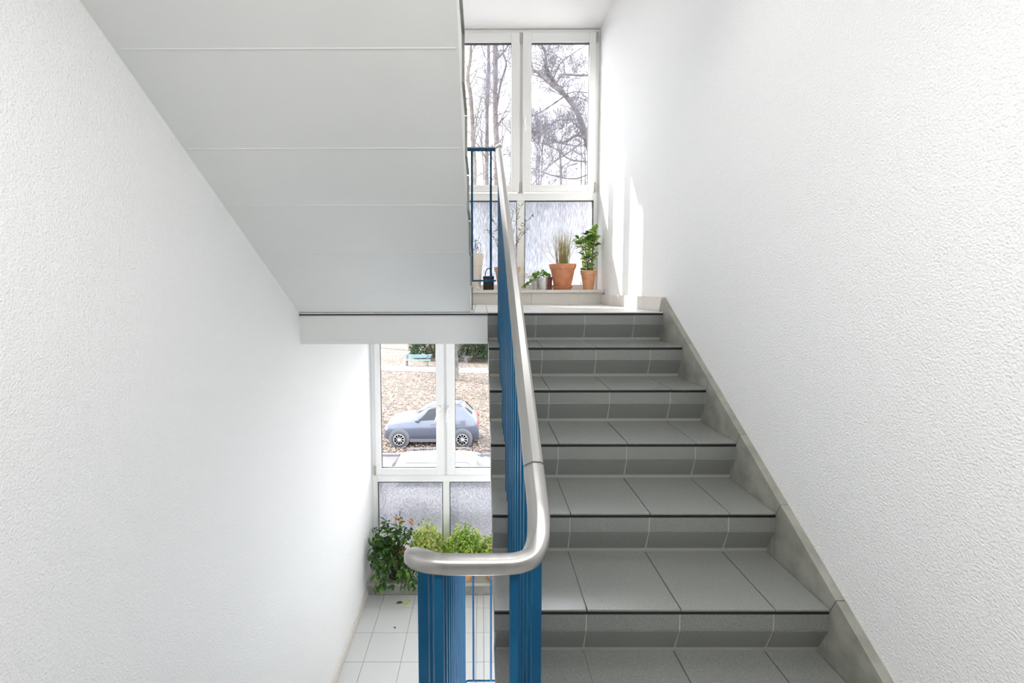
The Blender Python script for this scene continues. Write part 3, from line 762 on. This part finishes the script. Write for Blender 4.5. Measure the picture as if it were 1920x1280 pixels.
# ------------------------------------------------------------------ outdoors
GZ = -6.0
put('road', MB().box(-60, 60, 5.2, 15.7, GZ - .3, GZ - .06), M['asphalt'], kind='structure', label='pale asphalt road below the window')
put('ground', MB().box(-90, 90, 15.85, 150, GZ - .4, GZ), M['ground'], kind='structure', label='park ground covered with fallen leaves')
k_ = thing('kerb', (0, 15.77, GZ - .1), kind='structure')
ks = MB().box(0, .985, 0, .15, 0, .13).mesh('kerb_stone', M['kerb'])
for i in range(-12, 13): inst('kerb_stone', ks, (i * 1.0, 15.7, GZ - .12), k_)
put('park_path', MB().add([(-90, 36.5, GZ + .02), (-8, 32.3, GZ + .02), (2, 30.9, GZ + .02), (90, 25, GZ + .02), (90, 27.5, GZ + .02), (2, 33.0, GZ + .02), (-8, 34.6, GZ + .02), (-90, 40, GZ + .02)],
                          [(0, 1, 6, 7), (1, 2, 5, 6), (2, 3, 4, 5)]), M['path'], kind='structure', label='light gravel path crossing the park')
lb = MB()
for i in range(9000):
    y = 15.9 + 17 * R.random() ** 1.3; x = R.uniform(-.32, .12) * y
    lb.leaf((x, y, GZ + .02 + R.random() * .02), (R.uniform(-1, 1), R.uniform(-1, 1), R.uniform(-.1, .3)), R.uniform(.07, .13), R.uniform(.05, .08), (R.uniform(-.4, .4), R.uniform(-.4, .4), 1))
put('leaf_litter', lb, mat('fallen_leaves', (.17, .11, .09), .8, var=(.27, .23, .20), vscale=6), kind='stuff', label='carpet of dry fallen leaves in the park', category='leaves')


def branch_rec(mt, mw, p, d, L_, r, depth, rr, up=.15):
    n = 5 if depth > 0 else 4; pts = [Vector(p)]; d = Vector(d).normalized()
    for i in range(n):
        d = (d + Vector((rr.uniform(-1, 1), rr.uniform(-1, 1), rr.uniform(-1, 1))) * .28 + Vector((0, 0, up * .3))).normalized()
        pts.append(pts[-1] + d * L_ / n)
    rad = [r * (1 - .7 * i / n) for i in range(n + 1)]
    (mt if r > .045 else mw).tube(pts, rad, 5 if r > .045 else 3, cap=False)
    if depth <= 0: return
    for i in range(1, n + 1):
        for q in range(2):
            if rr.random() < (.78 if q == 0 else .3):
                s = Vector((rr.uniform(-1, 1), rr.uniform(-1, 1), rr.uniform(-.6, 1)))
                nd = (d * .75 + s.normalized() * .9)
                branch_rec(mt, mw, pts[i], nd, L_ * rr.uniform(.45, .72), max(.006, rad[i] * .5), depth - 1, rr, up)


def px_limb(mt, mw, pix, Y, r0, r1, rr, depth=3, every=2, blen=2.6, jy=.6, up=.1):
    p = [at(u, v, Y + rr.uniform(-jy, jy) * (0 if i == 0 else 1)) for i, (u, v) in enumerate(pix)]
    p = smooth_path(p, 4); n = len(p) - 1
    mt.tube(p, [r0 + (r1 - r0) * i / n for i in range(n + 1)], 8, cap=False)
    for i in range(2, n + 1, every):
        r = r0 + (r1 - r0) * i / n
        t_ = (p[i] - p[i - 1]).normalized(); s = Vector((rr.uniform(-1, 1), rr.uniform(-1, 1), rr.uniform(-.5, 1))).normalized()
        branch_rec(mt, mw, p[i], t_ * .5 + s, blen * rr.uniform(.5, 1.1), min(.04, r * .35), depth, rr, up)
    return p


def tree(name, base, label, seed, limbs, trunk_r, bark=None, **kw):
    rr = random.Random(seed); t = thing(name, base, label, 'tree'); mt, mw = MB(), MB()
    for li in limbs:
        px_limb(mt, mw, li[0], li[1], li[2], li[3], rr, **{**kw, **(li[4] if len(li) > 4 else {})})
    put('trunk', mt, bark or M['bark'], t, True); put('twigs', mw, M['twig'], t, kind='stuff')
    return t


def gpt(u, Y):
    """photo pixel of a ground point at depth Y below column u"""
    for v in range(600, 1400):
        if at(u, v, Y).z <= GZ: return (u, v)
    return (u, 900)


nb = dict(depth=0, every=99)
tree('bare_tree', at(1140, gpt(1140, 30)[1], 30), 'large bare tree with thick limbs reaching diagonally across the right upper pane', 11, [
    ([gpt(1140, 30), (1136, 560), (1130, 420), (1116, 320), (1099, 259)], 30, .34, .22, nb),
    ([(1099, 259), (1083, 212), (1060, 179), (1034, 158), (1010, 137), (995, 129), (960, 112)], 30, .20, .06),
    ([(1060, 177), (1041, 154), (1024, 130), (1023, 102), (1014, 81), (1003, 45)], 30, .11, .06),
    ([(1136, 139), (1103, 141), (1080, 141), (1057, 140), (1045, 152), (1030, 162)], 30.5, .09, .03),
    ([(1058, 140), (1057, 118), (1050, 108), (1036, 104)], 30, .035, .015),
    ([(1110, 275), (1099, 261), (1083, 254), (1068, 261), (1050, 268), (1027, 252), (995, 245), (960, 238)], 30, .11, .025),
    ([(1050, 268), (1070, 272), (1100, 274)], 30, .05, .02),
    ([(1083, 223), (1060, 225), (1046, 226), (1015, 243), (996, 260), (975, 275)], 29.5, .06, .02),
    ([(1120, 309), (1097, 303), (1069, 299), (1043, 280), (1013, 267), (990, 262)], 29, .07, .02),
    ([(1083, 306), (1064, 313), (1062, 330), (1063, 350)], 29, .04, .02),
    ([(1062, 176), (1080, 172), (1103, 174), (1125, 178)], 30, .04, .02),
    ([(1062, 188), (1080, 182), (1102, 190), (1120, 205)], 30, .04, .02),
    ([(1090, 268), (1060, 290), (1030, 310), (1000, 345), (985, 370)], 29, .05, .02),
    ([(1116, 320), (1080, 335), (1040, 330), (1005, 318), (985, 310)], 30.5, .06, .02),
    ([(1060, 179), (1030, 200), (1005, 215), (985, 222)], 30.4, .05, .02),
    ([(1034, 158), (1050, 120), (1075, 100), (1100, 84), (1120, 70)], 30.2, .05, .02),
    ([(1099, 259), (1110, 220), (1125, 150), (1150, 60)], 31, .2, .08, nb)], .3, depth=3, blen=2.2, jy=.4, every=1)
tree('bare_tree', at(856, gpt(856, 28.8)[1], 28.8), 'mossy-footed bare tree right of the bench whose trunk leans behind the stairs', 21, [
    ([gpt(854, 28.8), (854, 690), (852, 640), (866, 520), (888, 360), (887, 272), (883, 187), (877, 145), (882, 110), (883, 82), (884, 40)], 28.8, .22, .07, dict(every=1, blen=2.4)),
    ([(887, 272), (896, 210), (905, 182), (915, 200)], 28.8, .07, .03)], .2, bark=M['barkm'], depth=3, blen=2.6, up=.2)
tree('bare_tree', at(930, gpt(930, 32)[1], 32), 'straight bare tree, thickest upright trunk in the middle upper pane', 31, [
    ([gpt(934, 32), (934, 560), (932, 430), (931, 347), (931, 274), (928, 200), (929, 130), (928, 84), (927, 30), (930, -60)], 32, .24, .13, dict(every=1, blen=2.4)),
    ([(931, 205), (938, 160), (949, 122), (944, 100), (945, 70)], 32, .09, .05), ([(930, 112), (944, 98), (956, 80), (966, 66)], 32, .09, .04)], .2, depth=3, blen=2.6, up=.25)
tree('bare_tree', at(927, gpt(927, 33)[1], 33), 'slimmer bare tree just left of the straight trunk in the middle upper pane', 41, [
    ([gpt(927, 33), (924, 560), (918, 430), (912, 347), (913, 274), (913, 200), (916, 150), (916, 84), (917, 20)], 33, .2, .1, dict(every=1, blen=2.4)),
    ([(912, 300), (903, 282), (893, 268), (880, 262)], 33, .07, .03)], .2, depth=3, blen=2.6, up=.25)


def far_tree(x, y, h, seed, label):
    rr = random.Random(seed); t = thing('bare_tree', (x, y, GZ), label, 'tree', 'distant bare trees'); mt, mw = MB(), MB()
    p = [Vector((x, y, GZ))]
    for i in range(8): p.append(p[-1] + Vector((rr.uniform(-.3, .3), rr.uniform(-.3, .3), h / 8)))
    mt.tube(p, [.3 * (1 - .85 * i / 8) for i in range(9)], 7, cap=False)
    for i in range(3, 9):
        for q in range(2):
            a = rr.uniform(0, 2 * PI); branch_rec(mt, mw, p[i], (math.cos(a), math.sin(a), .9), h * .2 * rr.uniform(.6, 1), .07, 3, rr, .3)
    put('trunk', mt, M['bark'], t, True); put('twigs', mw, M['twig'], t, kind='stuff')


for i, (x, y, h) in enumerate(((-2.5, 56, 25), (.5, 66, 31), (4.2, 58, 26), (7, 60, 25), (10.3, 58, 27), (14, 62, 28), (3.2, 70, 33), (9, 72, 30), (-9, 60, 26), (1.8, 50, 24), (5.8, 47, 20), (8.5, 50, 22), (12.2, 54, 24), (16, 48, 22), (-13, 47, 22))):
    far_tree(x, y, h, 100 + i, 'distant bare tree in the twiggy row at the back of the park')


def evergreen(x, y, rx, ry, h, seed, label, n=5200):
    rr = random.Random(seed); t = thing('evergreen_bush', (x, y, GZ), label, 'bush'); lb = MB(); st = MB()
    for i in range(14):
        a = rr.uniform(0, 2 * PI); st.tube([(x, y, GZ), (x + math.cos(a) * rx * .3, y + math.sin(a) * ry * .3, GZ + h * .5), (x + math.cos(a) * rx * .7, y + math.sin(a) * ry * .7, GZ + h * .8)], [.06, .04, .02], 5)
    for i in range(n):
        a = rr.uniform(0, 2 * PI); b_ = rr.uniform(0, 1); r = math.sqrt(1 - b_ * b_) * rr.uniform(.75, 1.04) * (1 + .12 * math.sin(a * 5 + b_ * 9))
        lb.leaf((x + math.cos(a) * r * rx, y + math.sin(a) * r * ry, GZ + .1 + b_ * h * rr.uniform(.85, 1.05)), (math.cos(a) + rr.uniform(-.6, .6), math.sin(a) + rr.uniform(-.6, .6), rr.uniform(-.2, .9)), rr.uniform(.18, .34), .12)
    put('branch', st, M['stem'], t); put('foliage', lb, M['evergreen'], t, kind='stuff')


evergreen(-4.2, 38.5, 2.0, 1.6, 3.2, 1, 'dark evergreen bush right behind the pale blue bench')
evergreen(-.6, 37.5, 1.9, 1.6, 2.8, 2, 'dark evergreen bush right of the leaning tree trunk')
evergreen(1.9, 40, 2.6, 1.8, 2.6, 3, 'dark evergreen bush partly hidden by the stair edge')

# bench
b = at(782, 686, 34.3); bx, by = b.x, b.y
t = thing('park_bench', (bx, by, GZ), 'pale blue slatted park bench by the gravel path', 'bench')
for i, z in enumerate((.62, .76)):
    put('slat', MB().box(bx - 1.05, bx + 1.05, by + .28, by + .32, GZ + z, GZ + z + .11), M['bench'], t)
for i, y in enumerate((-.16, .0, .15)):
    put('slat', MB().box(bx - 1.05, bx + 1.05, by + y, by + y + .12, GZ + .45, GZ + .49), M['bench'], t)
for sx in (-.8, .8):
    put('leg', MB().box(bx + sx - .05, bx + sx + .05, by - .14, by - .06, GZ, GZ + .45).box(bx + sx - .05, bx + sx + .05, by + .22, by + .28, GZ, GZ + .87).box(bx + sx - .04, bx + sx + .04, by - .14, by + .28, GZ + .41, GZ + .45), M['kerb'], t)


# cars
def car(ox, oy, gz, flip, st, wheels, body_m, label, win, wr=.31, halfw=.83, name='parked_car', spokes=10):
    """st: stations (x, low z, belt z, roof z, belt half-width, roof half-width); x runs nose to tail"""
    sg = -1 if flip else 1
    X = lambda x: ox + sg * x
    t = thing(name, (X(st[-1][0] / 2), oy, gz), label, 'car')

    def sec(s):
        x, lo, be, ro, wb, wrf = s
        half = [(wb * .90, lo), (wb * .985, lo + .12), (wb, lo + (be - lo) * .55), (wb * .985, be - .03), (wb * .955, be), (wb * .955 + (wrf - wb * .955) * .5, be + (ro - be) * .55), (wrf, ro - (ro - be) * .10), (wrf * .72, ro), (0, ro + .02)]
        return [(X(x), oy - a, gz + b_) for a, b_ in half] + [(X(x), oy + a, gz + b_) for a, b_ in half[-2::-1]]
    ss = [sec(s) for s in st]; n = len(ss[0]); mb = MB(); vs = [v for q in ss for v in q]; fs = []
    for i in range(len(ss) - 1):
        for k in range(n):
            k2 = (k + 1) % n; f = (i * n + k, (i + 1) * n + k, (i + 1) * n + k2, i * n + k2); fs.append(f)
    fs.append(tuple(range(n))); fs.append(tuple(range((len(ss) - 1) * n, len(ss) * n))[::-1])
    mb.add(vs, fs)
    bo = put('body', mb, body_m, t, True); e = bo.modifiers.new('s', 'EDGE_SPLIT'); e.split_angle = .75

    def interp(x):
        for a, b_ in zip(st, st[1:]):
            if a[0] <= x <= b_[0] + 1e-6:
                f = (x - a[0]) / max(1e-6, b_[0] - a[0]); return [a[i] + (b_[i] - a[i]) * f for i in range(6)]
        return st[-1]

    def side_pt(x, f, s, off=.012):          # f: 0 belt .. 1 roof shoulder, s: side
        q = interp(x); be, ro, wb, wrf = q[2], q[3], q[4] * .955, q[5]
        if f < .55: tt = f / .55; a = wb + (wrf - wb) * .5 * tt; z = be + (ro - be) * .55 * tt
        else: tt = (f - .55) / .35; a = wb + (wrf - wb) * (.5 + .5 * tt); z = be + (ro - be) * (.55 + .35 * tt)
        return (X(x), oy + s * (a + off), gz + z + .004)
    for s in (-1, 1):
        for (xa, xb, xc, xd) in win['side']:     # bottom front, bottom rear, top rear, top front
            m_ = MB(); N = 6; vs = []
            for i in range(N + 1):
                for j in range(4):
                    f = .06 + .78 * j / 3; u0 = xa + (xd - xa) * j / 3; u1 = xb + (xc - xb) * j / 3
                    vs.append(side_pt(u0 + (u1 - u0) * i / N, f, s))
            fs = [(i * 4 + j, (i + 1) * 4 + j, (i + 1) * 4 + j + 1, i * 4 + j + 1) for i in range(N) for j in range(3)]
            put('side_window', m_.add(vs, fs), M['carglass'], t, True)

    def top_pt(x, f, off=.012):
        q = interp(x); w_ = q[5] * .72 * f; return (X(x) + 0, oy + w_, gz + q[3] + .02 * (1 - abs(f)) + off)
    for nm, (xa, xb) in (('windscreen', win['front']), ('rear_window', win['rear'])):
        vs = [top_pt(xa + (xb - xa) * i / 6, f * 1.12) for i in range(7) for f in (-1, -.5, 0, .5, 1)]
        put(nm, MB().add(vs, [(i * 5 + j, (i + 1) * 5 + j, (i + 1) * 5 + j + 1, i * 5 + j + 1) for i in range(6) for j in range(4)]), M['carglass'], t, True)
    for wx in wheels:
        for s in (-1, 1):
            cy_ = oy + s * (halfw - .06)
            put('wheel_arch', MB().lathe((X(wx), cy_ + s * .055, gz + wr + .03), [(wr + .02, -.03), (wr + .085, -.01), (wr + .085, .012), (wr + .02, .012)], 32, axis='y'), M['clad'], t)
            wd = put('wheel', MB().lathe((X(wx), cy_, gz + wr), [(wr * .6, -.09), (wr * .93, -.095), (wr, -.07), (wr, .07), (wr * .93, .095), (wr * .6, .09)], 32, axis='y'), M['tyre'], t, True)
            rm = MB(); yy = cy_ + s * .105
            rm.lathe((X(wx), yy - s * .012, gz + wr), [(wr * .70, -.012), (wr * .70, .012), (wr * .62, .012), (wr * .62, -.012)], 28, axis='y')
            rm.lathe((X(wx), yy, gz + wr), [(wr * .14, -.015), (wr * .14, .015)], 14, axis='y')
            for k in range(spokes):
                a = 2 * PI * k / spokes; c_, s_ = math.cos(a), math.sin(a)
                rm.tube([(X(wx) + c_ * wr * .1, yy, gz + wr + s_ * wr * .1), (X(wx) + c_ * wr * .64, yy, gz + wr + s_ * wr * .64)], [.014, .010], 5)
            put('rim', rm, M['rim'], wd)
    L_ = st[-1][0]
    q = interp(win['mirror'])
    for s in (-1, 1):
        put('mirror', MB().lathe((X(win['mirror']), oy + s * (q[4] + .09), gz + q[2] + .07), [(.02, -.07), (.07, -.05), (.085, 0), (.07, .05), (.02, .07)], 12, axis='y'), body_m, t, True)
        put('sill_trim', MB().box(min(X(wheels[0] + .4), X(wheels[1] - .4)), max(X(wheels[0] + .4), X(wheels[1] - .4)), oy + s * halfw * .97 - .02, oy + s * halfw * .97 + .02, gz + .2, gz + .32), M['clad'], t, bevel=.01)
        put('roof_rail', MB().tube([(X(win['rail'][0]), oy + s * .54, gz + interp(win['rail'][0])[3] + .0), (X(win['rail'][0] + .1), oy + s * .54, gz + interp(win['rail'][0] + .1)[3] + .05),
                                    (X(win['rail'][1] - .1), oy + s * .54, gz + interp(win['rail'][1] - .1)[3] + .05), (X(win['rail'][1]), oy + s * .54, gz + interp(win['rail'][1])[3])], .017, 6), M['clad'], t)
        put('tail_lamp', MB().lathe((X(L_ - .13), oy + s * (interp(L_ - .13)[4] - .17), gz + win['tail']), [(.01, -.07), (.10, -.05), (.13, 0), (.10, .055), (.02, .07)], 14, axis='y'), M['red'], t, True)
        put('headlamp', MB().lathe((X(.17), oy + s * (interp(.17)[4] - .10), gz + .70), [(.01, -.09), (.10, -.06), (.12, 0), (.08, .07), (.02, .09)], 14, axis='y'), M['lamp'], t, True)
        for hx in win['handles']:
            put('door_handle', MB().box(min(X(hx), X(hx + .16)), max(X(hx), X(hx + .16)), oy + s * halfw - .01, oy + s * halfw + .03, gz + .86, gz + .885), M['clad'], t, bevel=.006)
            dm = MB()
            dm.box(X(hx + .22) - .004, X(hx + .22) + .004, oy + s * halfw - .02, oy + s * halfw + .004, gz + .38, gz + .98)
            put('door_gap', dm, M['clad'], t)
    put('bumper', MB().box(min(X(-.02), X(.10)), max(X(-.02), X(.10)), oy - halfw * .72, oy + halfw * .72, gz + .28, gz + .46), M['clad'], t, bevel=.03)
    return t


suv = [(0, .30, .60, .64, .60, .48), (.06, .27, .74, .78, .70, .52), (.22, .25, .88, .92, .79, .60), (.60, .24, .94, .99, .83, .66), (1.08, .24, .98, 1.07, .83, .66), (1.40, .24, 1.0, 1.28, .83, .62), (1.78, .24, 1.01, 1.50, .83, .58), (2.1, .24, 1.02, 1.56, .83, .57),
       (2.6, .24, 1.03, 1.57, .83, .57), (2.95, .24, 1.05, 1.54, .83, .56), (3.10, .25, 1.06, 1.47, .82, .56), (3.42, .26, 1.05, 1.14, .80, .58), (3.56, .28, .98, 1.03, .76, .58), (3.66, .32, .62, .70, .68, .55)]
c0 = at(749, 838, 16.46)
car(c0.x - .62, 16.46 + .80, GZ, False, suv, (.62, 3.02), M['carblue'], 'slate blue compact off-roader parked facing left at the edge of the leafy park',
    dict(side=[(1.30, 2.02, 2.02, 1.72), (2.08, 2.78, 2.60, 2.08)], front=(1.10, 1.74), rear=(3.12, 3.40), mirror=1.32, rail=(1.75, 3.0), tail=.86, handles=(1.82, 2.55)))
wag = [(0, .28, .58, .62, .60, .5), (.08, .25, .68, .72, .70, .55), (.3, .22, .78, .84, .82, .64), (.9, .2, .88, .95, .86, .68), (1.15, .2, .9, 1.0, .86, .68), (1.85, .2, .92, 1.42, .86, .58), (2.2, .2, .93, 1.47, .86, .57), (3.0, .2, .94, 1.48, .86, .57),
       (3.8, .2, .95, 1.44, .86, .57), (4.0, .22, .95, 1.36, .85, .57), (4.28, .24, .94, 1.02, .83, .6), (4.36, .28, .6, .7, .76, .58)]
c1 = at(893, 868, 12.3)
car(c1.x + 1.85, 11.9, GZ - .06, True, wag, (.8, 3.45), M['carwhite'], 'white car parked nearest the house, only its roof and windscreen showing',
    dict(side=[(1.3, 2.2, 2.2, 1.8), (2.26, 3.0, 3.0, 2.26), (3.06, 3.9, 3.7, 3.06)], front=(1.17, 1.83), rear=(4.02, 4.26), mirror=1.35, rail=(2.0, 3.8), tail=.85, handles=(1.95, 2.75)), halfw=.86)
